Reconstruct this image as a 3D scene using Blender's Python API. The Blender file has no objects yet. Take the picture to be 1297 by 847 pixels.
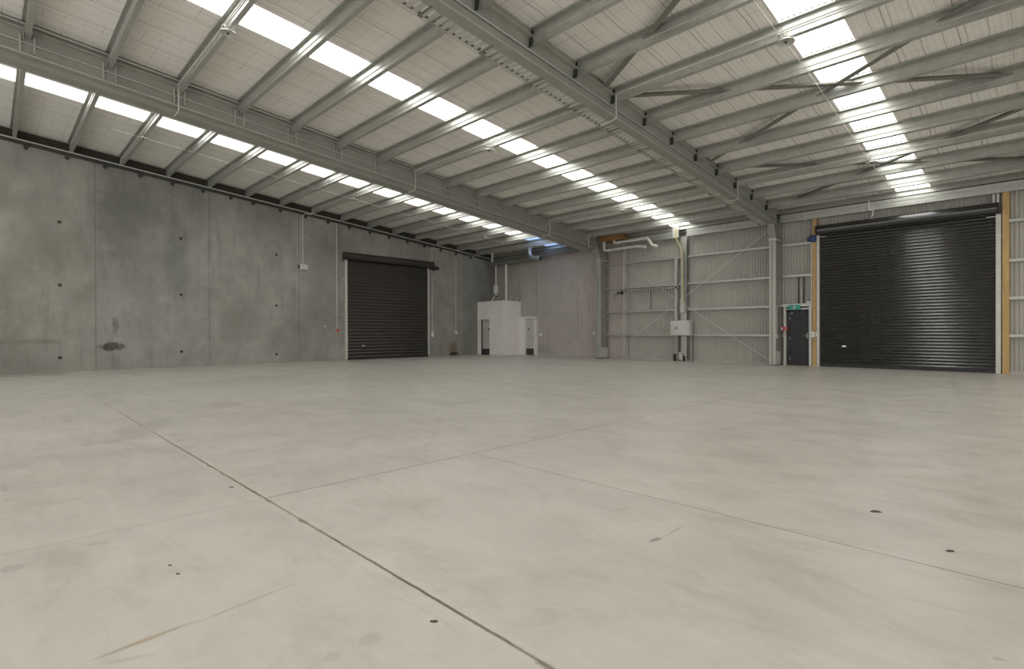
import bpy, math, random
from mathutils import Vector, Matrix
random.seed(7)
scene = bpy.context.scene
COL = scene.collection

# ------------------------------------------------------------------ survey
D, L = 21.158, -22.596            # back wall plane Y, left wall plane X
R1, R2, R3 = -14.804, -6.910, 0.984   # rafter lines
PIT, ZT = .0917, 7.704            # roof pitch and purlin top at Y=0
P0, DP = 6.0559, 1.36             # purlin line for k=0 and spacing
ANG = math.atan(PIT)
YF = -9.0                         # how far the building is carried behind the camera
XR = 9.0
def PY(k): return P0 + DP * k
def zt(y): return ZT - PIT * y

# ------------------------------------------------------------------ mesh builder
class MB:
    def __init__(s): s.v = []; s.f = []
    def add(s, vs, fs):
        o = len(s.v); s.v += [tuple(v) for v in vs]; s.f += [tuple(i + o for i in f) for f in fs]; return s
    def box(s, x0, x1, y0, y1, z0, z1):
        vs = [(x0,y0,z0),(x1,y0,z0),(x1,y1,z0),(x0,y1,z0),(x0,y0,z1),(x1,y0,z1),(x1,y1,z1),(x0,y1,z1)]
        return s.add(vs, [(3,2,1,0),(4,5,6,7),(0,1,5,4),(1,2,6,5),(2,3,7,6),(3,0,4,7)])
    def bbox(s, x0, x1, y0, y1, z0, z1, b=.006):
        """box with chamfered edges"""
        xs, ys, zs = (x0, x1), (y0, y1), (z0, z1)
        b = min(b, (x1-x0)*.3, (y1-y0)*.3, (z1-z0)*.3)
        vs = []; idx = {}
        for i in (0,1):
            for j in (0,1):
                for k in (0,1):
                    sx, sy, sz = (1,-1)[i], (1,-1)[j], (1,-1)[k]
                    for a in range(3):
                        p = [xs[i]+sx*b, ys[j]+sy*b, zs[k]+sz*b]
                        p[a] = (xs[i], ys[j], zs[k])[a]
                        idx[(i,j,k,a)] = len(vs); vs.append(p)
        fs = []
        for a in range(3):
            o = [q for q in range(3) if q != a]
            for e in (0,1):
                r = []
                for (m,n) in ((0,0),(1,0),(1,1),(0,1)):
                    c = [0,0,0]; c[a]=e; c[o[0]]=m; c[o[1]]=n; r.append(idx[(c[0],c[1],c[2],a)])
                fs.append(r)
            for m in (0,1):
                for n in (0,1):
                    c0=[0,0,0]; c0[o[0]]=m; c0[o[1]]=n; c1=list(c0); c1[a]=1
                    fs.append([idx[(*c0,o[0])], idx[(*c1,o[0])], idx[(*c1,o[1])], idx[(*c0,o[1])]])
        for i in (0,1):
            for j in (0,1):
                for k in (0,1): fs.append([idx[(i,j,k,0)], idx[(i,j,k,1)], idx[(i,j,k,2)]])
        return s.add(vs, fs)
    def prism(s, poly, p0, p1, u, w):
        """polygon (a,b) -> a*u+b*w swept from p0 to p1"""
        n = len(poly); u=Vector(u); w=Vector(w); p0=Vector(p0); p1=Vector(p1)
        vs = [p0+u*a+w*b for a,b in poly]+[p1+u*a+w*b for a,b in poly]
        fs = [(i,(i+1)%n,(i+1)%n+n,i+n) for i in range(n)]+[tuple(range(n))[::-1], tuple(range(n,2*n))]
        return s.add(vs, fs)
    def tube(s, pts, r, seg=10, cap=True):
        pts=[Vector(p) for p in pts]; n=len(pts); vs=[]; fs=[]
        up=None
        for i,p in enumerate(pts):
            a=(pts[i]-pts[i-1]).normalized() if i>0 else None
            b=(pts[i+1]-pts[i]).normalized() if i<n-1 else None
            t=((a or b)+(b or a)).normalized()
            sc=1.0
            if a and b: sc=1/max(.5,t.dot(a))
            if up is None:
                up=Vector((0,0,1)) if abs(t.z)<.9 else Vector((1,0,0))
            up=(up-t*up.dot(t)).normalized(); sd=t.cross(up)
            rr=r[i] if isinstance(r,(list,tuple)) else r
            for k in range(seg):
                th=2*math.pi*k/seg; vs.append(p+(up*math.cos(th)+sd*math.sin(th))*rr*sc)
        for i in range(n-1):
            for k in range(seg):
                fs.append((i*seg+k,i*seg+(k+1)%seg,(i+1)*seg+(k+1)%seg,(i+1)*seg+k))
        if cap: fs+= [tuple(range(seg))[::-1], tuple((n-1)*seg+k for k in range(seg))]
        return s.add(vs,fs)
    def lathe(s, prof, c, ax=(0,0,1), seg=24):
        ax=Vector(ax).normalized(); u=ax.orthogonal().normalized(); w=ax.cross(u); c=Vector(c); vs=[]; fs=[]
        for (r,h) in prof:
            for k in range(seg):
                th=2*math.pi*k/seg; vs.append(c+ax*h+(u*math.cos(th)+w*math.sin(th))*r)
        for i in range(len(prof)-1):
            for k in range(seg): fs.append((i*seg+k,i*seg+(k+1)%seg,(i+1)*seg+(k+1)%seg,(i+1)*seg+k))
        fs+=[tuple(range(seg))[::-1], tuple((len(prof)-1)*seg+k for k in range(seg))]
        return s.add(vs,fs)
    def build(s, name, mat, parent=None, smooth=False, loc=None):
        me=bpy.data.meshes.new(name); me.from_pydata(s.v,[],s.f); me.validate(); me.update()
        import bmesh
        bm=bmesh.new(); bm.from_mesh(me); bmesh.ops.recalc_face_normals(bm,faces=bm.faces); bm.to_mesh(me); bm.free()
        if smooth:
            for p in me.polygons: p.use_smooth=True
            try: me.set_sharp_from_angle(angle=math.radians(40))
            except Exception: pass
        me.materials.append(mat)
        o=bpy.data.objects.new(name,me); COL.objects.link(o)
        if parent is not None:
            o.parent=parent
            o.matrix_parent_inverse=Matrix.Translation(-parent.location)
        if loc is not None: recenter(o,loc)
        return o
def recenter(o,loc):
    loc=Vector(loc); o.data.transform(Matrix.Translation(-loc)); o.location=loc
def rounded(pts, r=.06, n=4):
    """polyline with its inner corners rounded off"""
    pts=[Vector(p) for p in pts]; out=[pts[0]]
    for i in range(1,len(pts)-1):
        a=pts[i-1]-pts[i]; b=pts[i+1]-pts[i]; q=min(r,a.length*.45,b.length*.45)
        A=pts[i]+a.normalized()*q; B=pts[i]+b.normalized()*q
        for k in range(n+1):
            t=k/n; out.append(A*(1-t)**2+pts[i]*2*t*(1-t)+B*t*t)
    out.append(pts[-1]); return out
def thick(pl,t):
    """open polyline in 2D -> closed thin polygon"""
    n=len(pl); off=[]
    for i in range(n):
        def nrm(a,b):
            dx,dy=b[0]-a[0],b[1]-a[1]; l=math.hypot(dx,dy); return (-dy/l,dx/l)
        a=nrm(pl[i-1],pl[i]) if i>0 else None; b=nrm(pl[i],pl[i+1]) if i<n-1 else None
        m=((a or b)[0]+(b or a)[0],(a or b)[1]+(b or a)[1]); l=math.hypot(*m); m=(m[0]/l,m[1]/l)
        k=t/max(.4,(m[0]*(a or b)[0]+m[1]*(a or b)[1])); off.append((pl[i][0]+m[0]*k,pl[i][1]+m[1]*k))
    return pl+off[::-1]
def tag(o,label=None,cat=None,group=None,kind=None):
    if label: o['label']=label
    if cat: o['category']=cat
    if group: o['group']=group
    if kind: o['kind']=kind
    return o
def empty(name,loc):
    o=bpy.data.objects.new(name,None); o.location=loc; o.empty_display_size=.1; COL.objects.link(o); return o
def struct(o,label,cat='building'): return tag(o,label,cat,kind='structure')
def ordw(n): return ['','first','second','third','fourth','fifth','sixth','seventh','eighth','ninth','tenth','eleventh','twelfth','thirteenth','fourteenth','fifteenth','sixteenth','seventeenth','eighteenth'][n]

# ------------------------------------------------------------------ materials
class NT:
    def __init__(s,name):
        s.m=bpy.data.materials.new(name); s.m.use_nodes=True; s.t=s.m.node_tree; s.n=s.t.nodes; s.l=s.t.links
        s.b=s.n['Principled BSDF']; s.out=s.n['Material Output']
        tc=s.n.new('ShaderNodeTexCoord'); s.co=tc.outputs['Object']
        s.geo=s.n.new('ShaderNodeNewGeometry').outputs['Position']
        s._xyz=None
    def xyz(s):
        if s._xyz is None:
            q=s.n.new('ShaderNodeSeparateXYZ'); s.l.new(s.geo,q.inputs[0]); s._xyz=q.outputs
        return s._xyz
    def put(s,i,v):
        if isinstance(v,bpy.types.NodeSocket): s.l.new(v,i)
        else: i.default_value=v
    def math(s,op,a,b=None,c=None,clamp=False):
        q=s.n.new('ShaderNodeMath'); q.operation=op; q.use_clamp=clamp
        s.put(q.inputs[0],a)
        if b is not None: s.put(q.inputs[1],b)
        if c is not None: s.put(q.inputs[2],c)
        return q.outputs[0]
    def noise(s,scale,detail=4,rough=.55,vec=None,stretch=None,dist=0):
        q=s.n.new('ShaderNodeTexNoise'); q.inputs['Scale'].default_value=scale; q.inputs['Detail'].default_value=detail
        q.inputs['Roughness'].default_value=rough; q.inputs['Distortion'].default_value=dist
        v=vec or s.geo
        if stretch:
            mp=s.n.new('ShaderNodeMapping'); mp.inputs['Scale'].default_value=stretch; s.l.new(v,mp.inputs[0]); v=mp.outputs[0]
        s.l.new(v,q.inputs['Vector']); return q.outputs['Fac']
    def ramp(s,fac,stops,const=False):
        q=s.n.new('ShaderNodeValToRGB'); e=q.color_ramp.elements
        if const: q.color_ramp.interpolation='CONSTANT'
        while len(e)<len(stops): e.new(.5)
        for i,(p,c) in enumerate(stops):
            e[i].position=p; e[i].color=(c if len(c)==4 else (*c,1)) if not isinstance(c,(int,float)) else (c,c,c,1)
        s.l.new(fac,q.inputs[0]); return q.outputs[0]
    def mix(s,f,a,b,mode='MIX'):
        q=s.n.new('ShaderNodeMix'); q.data_type='RGBA'; q.blend_type=mode
        s.put(q.inputs[0],f)
        for i,v in ((6,a),(7,b)):
            if isinstance(v,bpy.types.NodeSocket): s.l.new(v,q.inputs[i])
            else: q.inputs[i].default_value=(*v,1) if len(v)==3 else v
        return q.outputs[2]
    def mrange(s,v,a,b,c,d):
        q=s.n.new('ShaderNodeMapRange'); s.put(q.inputs[0],v)
        for i,x in enumerate((a,b,c,d)): q.inputs[i+1].default_value=x
        return q.outputs[0]
    def line(s,v,at,w):          # 1 on a line v==at of half width w
        return s.math('COMPARE',v,at,w)
    def grid(s,v,pitch,w,off=0): # 1 on repeated lines
        a=s.math('ADD',v,off+pitch*200)
        m=s.math('MODULO',a,pitch); return s.math('LESS_THAN',m,w)
    def bump(s,h,strength=.3,dist=.01):
        q=s.n.new('ShaderNodeBump'); q.inputs['Strength'].default_value=strength; q.inputs['Distance'].default_value=dist
        s.l.new(h,q.inputs['Height']); s.l.new(q.outputs[0],s.b.inputs['Normal'])
    def set(s,col=None,rough=None,metal=None,spec=None):
        if col is not None:
            if isinstance(col,tuple): s.b.inputs['Base Color'].default_value=(*col,1)
            else: s.l.new(col,s.b.inputs['Base Color'])
        if rough is not None: s.put(s.b.inputs['Roughness'],rough)
        if metal is not None: s.b.inputs['Metallic'].default_value=metal
        if spec is not None: s.b.inputs['Specular IOR Level'].default_value=spec
        return s.m
M={}
def mottled(name,c0,c1,scale=6,rough=.5,metal=0,spec=.5,stretch=None,detail=4):
    t=NT(name); f=t.noise(scale,detail,vec=t.co if False else t.geo,stretch=stretch)
    M[name]=t.set(t.ramp(f,[(.3,c0),(.7,c1)]),t.mrange(f,.3,.7,rough*.85,min(1,rough*1.15)),metal,spec); return M[name]
mottled('galvanised',(.43,.437,.40),(.52,.527,.485),7,.40,.55)
mottled('rafter_steel',(.30,.305,.265),(.36,.365,.32),2.2,.48,.25)
mottled('flange_steel',(.42,.425,.38),(.50,.505,.455),3,.42,.4)
mottled('zinc_flat',(.52,.52,.48),(.62,.62,.57),5,.45,.35)
mottled('dark_steel',(.045,.045,.04),(.07,.07,.06),6,.55,.3)
mottled('brace_steel',(.17,.17,.145),(.23,.23,.195),6,.6,.15)
mottled('roller_left',(.024,.0205,.015),(.032,.028,.021),3,.34,.0,1.0)
mottled('roller_right',(.010,.010,.0095),(.015,.015,.014),3,.24,.0,1.0)
for q_ in ('roller_right','roller_left'):
    b_=M[q_].node_tree.nodes['Principled BSDF']; b_.inputs['IOR'].default_value=1.66 if q_=='roller_right' else 1.6; b_.inputs['Specular IOR Level'].default_value=.8 if q_=='roller_right' else .5
mottled('door_black',(.012,.012,.013),(.018,.018,.019),3,.45)
mottled('white_paint',(.77,.73,.69),(.82,.78,.745),1.5,.55)
mottled('door_white',(.50,.475,.45),(.55,.525,.50),1.5,.5)
mottled('white_plastic',(.66,.65,.60),(.74,.73,.68),5,.4)
mottled('pvc_pipe',(.60,.585,.53),(.70,.68,.62),3,.4)
mottled('conduit_grey',(.52,.52,.47),(.60,.60,.55),5,.45)
mottled('cladding',(.41,.395,.35),(.47,.455,.405),1.2,.5,.1)
mottled('plinth',(.42,.40,.37),(.5,.48,.45),4,.85)
mottled('panel_grey',(.56,.56,.53),(.62,.62,.59),2,.45)
mottled('red_plastic',(.45,.05,.05),(.55,.07,.06),6,.4)
mottled('yellow_plastic',(.62,.52,.10),(.70,.6,.16),6,.5)
mottled('blue_paint',(.02,.035,.12),(.035,.05,.17),6,.45)
mottled('duct_metal',(.55,.56,.56),(.66,.67,.67),6,.32,.8)
mottled('chrome',(.6,.6,.6),(.7,.7,.7),8,.25,.9)
mottled('black_plastic',(.02,.02,.02),(.035,.035,.035),8,.5)
mottled('vinyl_black',(.03,.03,.028),(.05,.045,.04),4,.6)
mottled('sign_green',(.02,.30,.23),(.03,.34,.26),4,.4)
mottled('sign_white',(.75,.8,.78),(.8,.85,.83),4,.4)
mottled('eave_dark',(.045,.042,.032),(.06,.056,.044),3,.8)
mottled('leaf_brown',(.05,.04,.025),(.09,.07,.045),20,.8)
# timber
for nm,c0,c1 in (('timber',(.46,.28,.10),(.62,.42,.18)),('plywood',(.20,.10,.035),(.30,.16,.06))):
    t=NT(nm); f=t.noise(3,5,.6,stretch=(9,9,.7),dist=.6); k=t.noise(2.6,1,stretch=(4,4,1))
    c=t.ramp(f,[(.3,c0),(.7,c1)]); c=t.mix(t.ramp(k,[(.72,0),(.78,1)]),c,(.10,.05,.02))
    M[nm]=t.set(c,.6)
# skylight sheet: translucent sheet lit by the sky above
def skymat(nm,col,st):
    t=NT(nm); t.set((.85,.86,.85),.5)
    x=t.xyz(); g=t.noise(1.3,2)
    t.b.inputs['Emission Color'].default_value=(*col,1)
    t.put(t.b.inputs['Emission Strength'],t.mrange(g,.3,.7,st*.96,st*1.04)); M[nm]=t.m
skymat('skylight',(1,.987,.965),2.4)
skymat('skylight_blue',(.33,.50,.95),.85)
# roof blanket with safety mesh seen from below
t=NT('blanket'); X,Y,Z=t.xyz()
wob=t.noise(.9,2); wx=t.math('MULTIPLY_ADD',wob,.10,X); wy=t.math('MULTIPLY_ADD',t.noise(.8,2),.12,Y)
brk=t.ramp(t.noise(1.6,3),[(.38,.25),(.6,1)]); brk2=t.ramp(t.noise(2.3,3),[(.45,.0),(.62,1)])
l1=t.math('MULTIPLY',t.grid(wx,.30,.017),brk); l3=t.grid(wx,.90,.020,.1)
l2=t.math('MULTIPLY',t.grid(wy,.30,.014),brk2)
fine=t.math('MULTIPLY_ADD',t.math('SINE',t.math('MULTIPLY',wx,70)),.5,.5)
base=t.ramp(t.noise(.55,4),[(.3,(.84,.815,.765)),(.7,(.90,.88,.835))])
base=t.mix(t.math('MULTIPLY',fine,.16),base,(.52,.49,.44))
ln=t.math('MAXIMUM',t.math('MULTIPLY',l1,.46),t.math('MAXIMUM',t.math('MULTIPLY',l3,.58),t.math('MULTIPLY',l2,.42)))
M['blanket']=t.set(t.mix(ln,base,(.17,.155,.125)),.75,spec=.2)
t.bump(fine,.25,.01)
# concrete walls
def conc(nm,axis,joints,tints,c0,c1,lo,hi):
    t=NT(nm); xs=t.xyz(); v=xs[axis]; Z=xs[2]
    f1=t.noise(.55,6,.62,stretch=(1,1,.8)); f2=t.noise(3.2,6,.65); f3=t.noise(1.1,5,.7,stretch=(2.5,2.5,.35),dist=.4)
    c=t.ramp(f1,[(.34,c0),(.66,c1)])
    c=t.mix(t.math('MULTIPLY',t.ramp(f2,[(.35,1),(.62,0)]),.22),c,tuple(q*.72 for q in c0))
    c=t.mix(t.math('MULTIPLY',t.ramp(f3,[(.54,0),(.70,1)]),.45),c,tuple(q*.70 for q in c0))
    c=t.mix(t.math('MULTIPLY',t.ramp(t.noise(.9,5,.6),[(.6,0),(.75,1)]),.25),c,tuple(min(1,q*1.25) for q in c1))
    pos=t.mrange(v,lo,hi,0,1); st=[(0,tints[0])]+[((j-lo)/(hi-lo),q) for j,q in zip(joints,tints[1:])]
    c=t.mix(1.0,c,t.ramp(pos,st,True),'MULTIPLY')
    m=None
    for j in joints:
        q=t.line(v,j,.012); m=q if m is None else t.math('MAXIMUM',m,q)
    c=t.mix(t.math('MULTIPLY',m,.6),c,(.10,.095,.085))
    t._c=c; t.h=t.math('SUBTRACT',f2,t.math('MULTIPLY',m,1.5)); return t
def blob(t,c,terms,amount,col,nz=1.0,sc=6):
    """irregular stain: terms = [(socket, centre, radius), ...]"""
    s=None
    for v,ce,r in terms:
        q=t.math('POWER',t.math('DIVIDE',t.math('SUBTRACT',v,ce),r),2.0) if False else None
        d=t.math('DIVIDE',t.math('SUBTRACT',v,ce),r); q=t.math('MULTIPLY',d,d)
        s=q if s is None else t.math('ADD',s,q)
    s=t.math('ADD',s,t.math('MULTIPLY',t.math('SUBTRACT',t.noise(sc,5,.7),.5),4*nz))
    return t.mix(t.math('MULTIPLY',t.mrange(s,.3,1.3,1,0),amount),c,col)
t=conc('concrete_left',1,[2.61,6.07,9.55,13.0,18.72],[(.97,.98,.93),(.95,.96,.97),(1.02,1.0,.97),(.98,.98,.95),(.99,.99,.96),(.9,.91,.9)],(.235,.232,.210),(.385,.38,.355),-12,23)
X,Y,Z=t.xyz(); c=t._c
c=blob(t,c,[(Y,3.05,.36),(Z,.80,.15)],.85,(.03,.032,.02),.9,7)
c=blob(t,c,[(Y,3.15,.10),(Z,1.5,.35)],.5,(.10,.10,.085),.8,7)
c=blob(t,c,[(Y,18.0,.30),(Z,.35,.45)],.75,(.16,.115,.055),.7,4)
c=blob(t,c,[(Y,18.05,.35),(Z,.08,.12)],.9,(.02,.018,.012),.6,6)
c=blob(t,c,[(Y,3.6,1.2),(Z,5.6,.9)],.45,(.15,.152,.14),1,2)
c=blob(t,c,[(Y,5.0,.4),(Z,4.0,1.6)],.4,(.16,.165,.16),1,2.5)
c=blob(t,c,[(Y,1.0,.7),(Z,1.0,.1)],.4,(.15,.15,.12),1,3)
M['concrete_left']=t.set(c,t.mrange(t.h,.3,.7,.62,.8),spec=.35); t.bump(t.h,.12,.01)
t=conc('concrete_back',0,[-19.30,-16.49],[(.97,.95,.94),(1.0,.98,.96),(1.04,1.0,.98)],(.41,.385,.355),(.52,.49,.455),-24,-10)
X,Y,Z=t.xyz(); c=t._c
c=blob(t,c,[(X,-18.9,.5),(Z,.4,.25)],.35,(.22,.205,.18),1,3)
M['concrete_back']=t.set(c,.75,spec=.35); t.bump(t.h,.1,.01)
# floor
t=NT('floor_concrete'); X,Y,Z=t.xyz()
f1=t.noise(.28,5,.6); f2=t.noise(1.7,6,.65,dist=.6); f3=t.noise(11,5,.6); f4=t.noise(.7,6,.7,stretch=(.55,1.5,1),dist=1.2)
c=t.ramp(f1,[(.3,(.485,.460,.410)),(.7,(.565,.54,.49))])
c=t.mix(t.math('MULTIPLY',t.ramp(f2,[(.32,1),(.56,0)]),.36),c,(.375,.352,.31))
c=t.mix(t.math('MULTIPLY',t.ramp(f4,[(.52,0),(.68,1)]),.42),c,(.60,.57,.51))
c=t.mix(t.math('MULTIPLY',t.ramp(f4,[(.30,1),(.45,0)]),.42),c,(.31,.285,.235))
f5=t.noise(2.6,6,.72,stretch=(.5,1.7,1),dist=.8)
c=t.mix(t.math('MULTIPLY',t.ramp(f5,[(.54,0),(.64,1)]),.22),c,(.33,.305,.255))
c=t.mix(t.math('MULTIPLY',t.ramp(f5,[(.36,1),(.46,0)]),.22),c,(.60,.57,.51))
c=t.mix(t.math('MULTIPLY',t.ramp(f3,[(.3,1),(.5,0)]),.10),c,(.30,.27,.22))
jn=t.noise(5,5,.7); jw=t.math('MULTIPLY_ADD',jn,.02,-.010)
jA=t.math('MULTIPLY',t.line(t.math('ADD',Y,jw),1.482,.0085),t.math('MULTIPLY',t.mrange(t.noise(1.1,4,.7),.38,.60,.45,1),t.mrange(X,-14,-5,.55,1))); jB=t.line(t.math('ADD',X,jw),-4.140,.006); jC=t.line(t.math('ADD',Y,jw),3.550,.005)
nearB=t.math('GREATER_THAN',Y,1.48); jB=t.math('MULTIPLY',jB,t.math('MULTIPLY_ADD',nearB,.62,.30))
jC=t.math('MULTIPLY',t.math('MULTIPLY',jC,t.math('GREATER_THAN',X,-4.14)),.75)
jD=t.math('MULTIPLY',t.line(t.math('ADD',Y,jw),12.0,.006),.2)
edge=t.math('MULTIPLY',t.ramp(jn,[(.55,0),(.66,1)]),t.line(t.math('ADD',Y,jw),1.482,.02))
c=t.mix(t.math('MULTIPLY',t.line(t.math('ADD',Y,jw),1.482,.045),.18),c,(.62,.58,.50))
c=t.mix(t.math('MAXIMUM',t.math('MULTIPLY',jA,.88),t.math('MAXIMUM',jB,t.math('MAXIMUM',jC,jD))),c,(.085,.07,.045))
c=t.mix(t.math('MULTIPLY',edge,.55),c,(.10,.085,.05))
def spot(x,y,rx,ry,am,col=(.12,.11,.085),nz=.7,sc=7):
    global c
    c=blob(t,c,[(X,x,rx),(Y,y,ry)],am,col,nz,sc)
def fpix(x,y):   # floor point seen at a photo pixel (survey camera)
    R=Vector((.70612,.70808,-.0033)); U=Vector((-.00064,.0053,.99999)); F=Vector((-.70809,.70611,-.0042))
    d=F+R*((x-648.5)/666.68)-U*((y-423.5)/666.68); k=-1.25/d.z; return d.x*k,d.y*k
def streak(p,q,w,am,col,nz=.8,sc=6):
    """stain drawn out along the line between two floor points"""
    global c
    A=Vector(fpix(*p)); B=Vector(fpix(*q)); m=(A+B)/2; d=(B-A); ln=d.length/2; d.normalize()
    u=t.math('ADD',t.math('MULTIPLY',X,d.x),t.math('MULTIPLY',Y,d.y)); v=t.math('ADD',t.math('MULTIPLY',X,-d.y),t.math('MULTIPLY',Y,d.x))
    c=blob(t,c,[(u,m.dot(d),ln),(v,-m.x*d.y+m.y*d.x,w)],am,col,nz,sc)
for p,q,w,am,col in (((0,724),(32,714),.06,.45,(.27,.26,.23)),((122,834),(245,787),.016,.6,(.30,.22,.11)),((245,790),(370,740),.012,.4,(.30,.24,.15)),((135,840),(195,828),.014,.35,(.36,.28,.14)),
    ((30,613),(55,609),.03,.35,(.3,.28,.23)),((55,640),(110,628),.06,.3,(.33,.31,.25)),((105,690),(140,686),.035,.3,(.32,.30,.25)),((455,812),(487,806),.05,.35,(.28,.265,.22)),((410,833),(432,829),.035,.3,(.3,.28,.23)),
    ((665,788),(715,775),.08,.22,(.31,.29,.24)),((822,686),(838,681),.02,.75,(.12,.11,.085)),((838,681),(868,664),.008,.45,(.25,.22,.17)),((890,640),(960,672),.010,.4,(.30,.26,.21)),((985,690),(1040,700),.008,.3,(.30,.26,.2)),
    ((975,648),(1025,656),.02,.30,(.52,.44,.20)),((775,648),(805,641),.05,.25,(.34,.31,.25)),((905,542),(930,544),.05,.5,(.22,.20,.16)),((770,520),(790,519),.04,.35,(.27,.25,.2)),((1255,833),(1275,836),.015,.5,(.22,.2,.16)),
    ((150,560),(200,530),.28,.30,(.33,.31,.26)),((0,505),(70,503),.10,.45,(.27,.25,.21)),((40,600),(140,582),.03,.25,(.32,.30,.25)),((0,620),(12,618),.15,.4,(.26,.24,.2)),((340,552),(360,549),.15,.3,(.33,.30,.25)),
    ((200,490),(420,470),.5,.25,(.31,.29,.24)),((850,470),(1100,480),.45,.22,(.30,.28,.23)),((480,640),(560,632),.16,.2,(.38,.34,.26)),((387,506),(402,506),.03,.7,(.78,.76,.70)),((16,486),(24,486),.05,.7,(.75,.73,.68))):
    streak(p,q,w,am,col)
vo=t.n.new('ShaderNodeTexVoronoi'); vo.inputs['Scale'].default_value=1.9; t.l.new(t.geo,vo.inputs['Vector'])
vc=t.n.new('ShaderNodeSeparateColor'); t.l.new(vo.outputs['Color'],vc.inputs[0])
spk=t.math('MULTIPLY',t.math('LESS_THAN',vo.outputs['Distance'],t.mrange(vc.outputs[1],0,1,.006,.022)),t.math('LESS_THAN',vc.outputs[0],.45))
c=t.mix(t.math('MULTIPLY',spk,.75),c,(.13,.115,.09))
vo2=t.n.new('ShaderNodeTexVoronoi'); vo2.inputs['Scale'].default_value=.8; vo2.inputs['Randomness'].default_value=1; t.l.new(t.geo,vo2.inputs['Vector'])
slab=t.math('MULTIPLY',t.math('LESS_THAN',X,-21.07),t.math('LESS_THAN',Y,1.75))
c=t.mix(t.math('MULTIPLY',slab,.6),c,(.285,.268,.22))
gl=t.mrange(t.noise(3.4,5,.6,dist=.6),.38,.62,.05,-.04)
rg=t.math('MAXIMUM',t.math('ADD',t.math('ADD',t.mrange(f2,.3,.7,.33,.45),gl),t.mrange(f4,.35,.65,.05,-.05)),.29)
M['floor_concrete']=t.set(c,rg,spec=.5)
t.bump(t.math('ADD',t.math('MULTIPLY',f4,.6),t.math('SUBTRACT',t.math('MULTIPLY',f3,.12),t.math('MULTIPLY',jA,.8))),.12,.01)

# ------------------------------------------------------------------ the setting
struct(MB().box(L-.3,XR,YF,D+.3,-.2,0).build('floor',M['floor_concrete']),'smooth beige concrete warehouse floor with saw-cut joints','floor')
# side wall of tilt-up panels, its top following the roof
lw=MB(); lw.prism([(YF,-.2),(D+.3,-.2),(D+.3,7.36-PIT*(D+.3)),(YF,7.36-PIT*YF)],(L-.18,0,0),(L,0,0),(0,1,0),(0,0,1))
wl=struct(lw.build('wall_left',M['concrete_left']),'grey tilt-up concrete panel wall along the left side','wall')
for (y,z) in ((1.69,4.90),(1.69,2.84),(1.68,.47),(5.13,4.78),(5.13,2.69),(5.13,.57),(8.6,4.53),(8.6,2.40),(8.59,.36)):
    MB().lathe([(.055,-.01),(.055,.003),(.035,.006),(.012,.004)],(L,y,z),(1,0,0),14).build('anchor_recess',M['eave_dark'],wl)
struct(MB().box(L-.3,-13.52,D,D+.3,-.2,5.55).build('wall_back',M['concrete_back']),'pale concrete panels of the back wall beside the white cubicle','wall')
# corrugated cladding: real ribs
cb=MB(); pitch=.102; x=-13.52; prof=[]
while x<XR:
    prof+=[(x,0),(x+.040,0),(x+.056,-.020),(x+.086,-.020)]; x+=pitch
vs=[];fs=[]
for (a,b) in prof: vs+=[(a,D+.02+b,.06),(a,D+.02+b,5.75)]
for i in range(len(prof)-1): fs.append((2*i,2*i+2,2*i+3,2*i+1))
cb.add(vs,fs)
struct(cb.build('wall_rear',M['cladding']),'ribbed grey metal cladding of the back wall','wall')
struct(MB().box(-13.52,XR,D+.045,D+.3,-.2,5.9).build('wall_outer',M['eave_dark']),'backing behind the ribbed cladding','wall')
struct(MB().box(-13.5,-5.64,D-.06,D+.02,0,.07).box(-.62,XR,D-.06,D+.02,0,.07).build('baseboard_back',M['plinth']),'low concrete kerb under the ribbed cladding','kerb')
# roof: blanket strips between the translucent strips
SKY=[(-18.44,-17.55),(-11.25,-10.37),(-3.31,-2.43),(4.58,5.46)]
rb=MB(); xs=[L-.3]+[q for s in SKY for q in s]+[XR]
sl=lambda y,dz=0:(ZT+dz-PIT*y)
for i in range(0,len(xs),2):
    rb.prism([(YF,sl(YF,.012)),(D+.3,sl(D+.3,.012)),(D+.3,sl(D+.3,.08)),(YF,sl(YF,.08))],(xs[i],0,0),(xs[i+1],0,0),(0,1,0),(0,0,1))
struct(rb.build('ceiling',M['blanket']),'roof underside of pale insulation blanket held by wire mesh','ceiling')
def skylight(name,x0,x1,y0,y1,mat,label):
    m=MB(); p=[];x=x0-.02
    while x<x1+.03:
        p+=[(x,.045),(x+.035,.045),(x+.055,.085),(x+.080,.085)]; x+=.098
    vs=[];fs=[]
    for a,b in p: vs+=[(a,y0,sl(y0,b)),(a,y1,sl(y1,b))]
    for i in range(len(p)-1): fs.append((2*i,2*i+1,2*i+3,2*i+2))
    return struct(m.add(vs,fs).build(name,mat),label,'skylight')
YB=PY(9)+.35
skylight('window_1',*SKY[0],YF,YB,M['skylight'],'translucent roof strip nearest the concrete side wall')
skylight('window_2',*SKY[1],YF,D+.2,M['skylight'],'translucent roof strip between the two rafters')
skylight('window_3',*SKY[2],YF,D+.2,M['skylight'],'translucent roof strip leading to the large roller door')
skylight('window_4',*SKY[3],YF,D+.2,M['skylight'],'translucent roof strip beyond the right edge')
skylight('window_5',*SKY[0],YB,D+.2,M['skylight_blue'],'bluish clear end of the translucent strip above the ducts')
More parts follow.
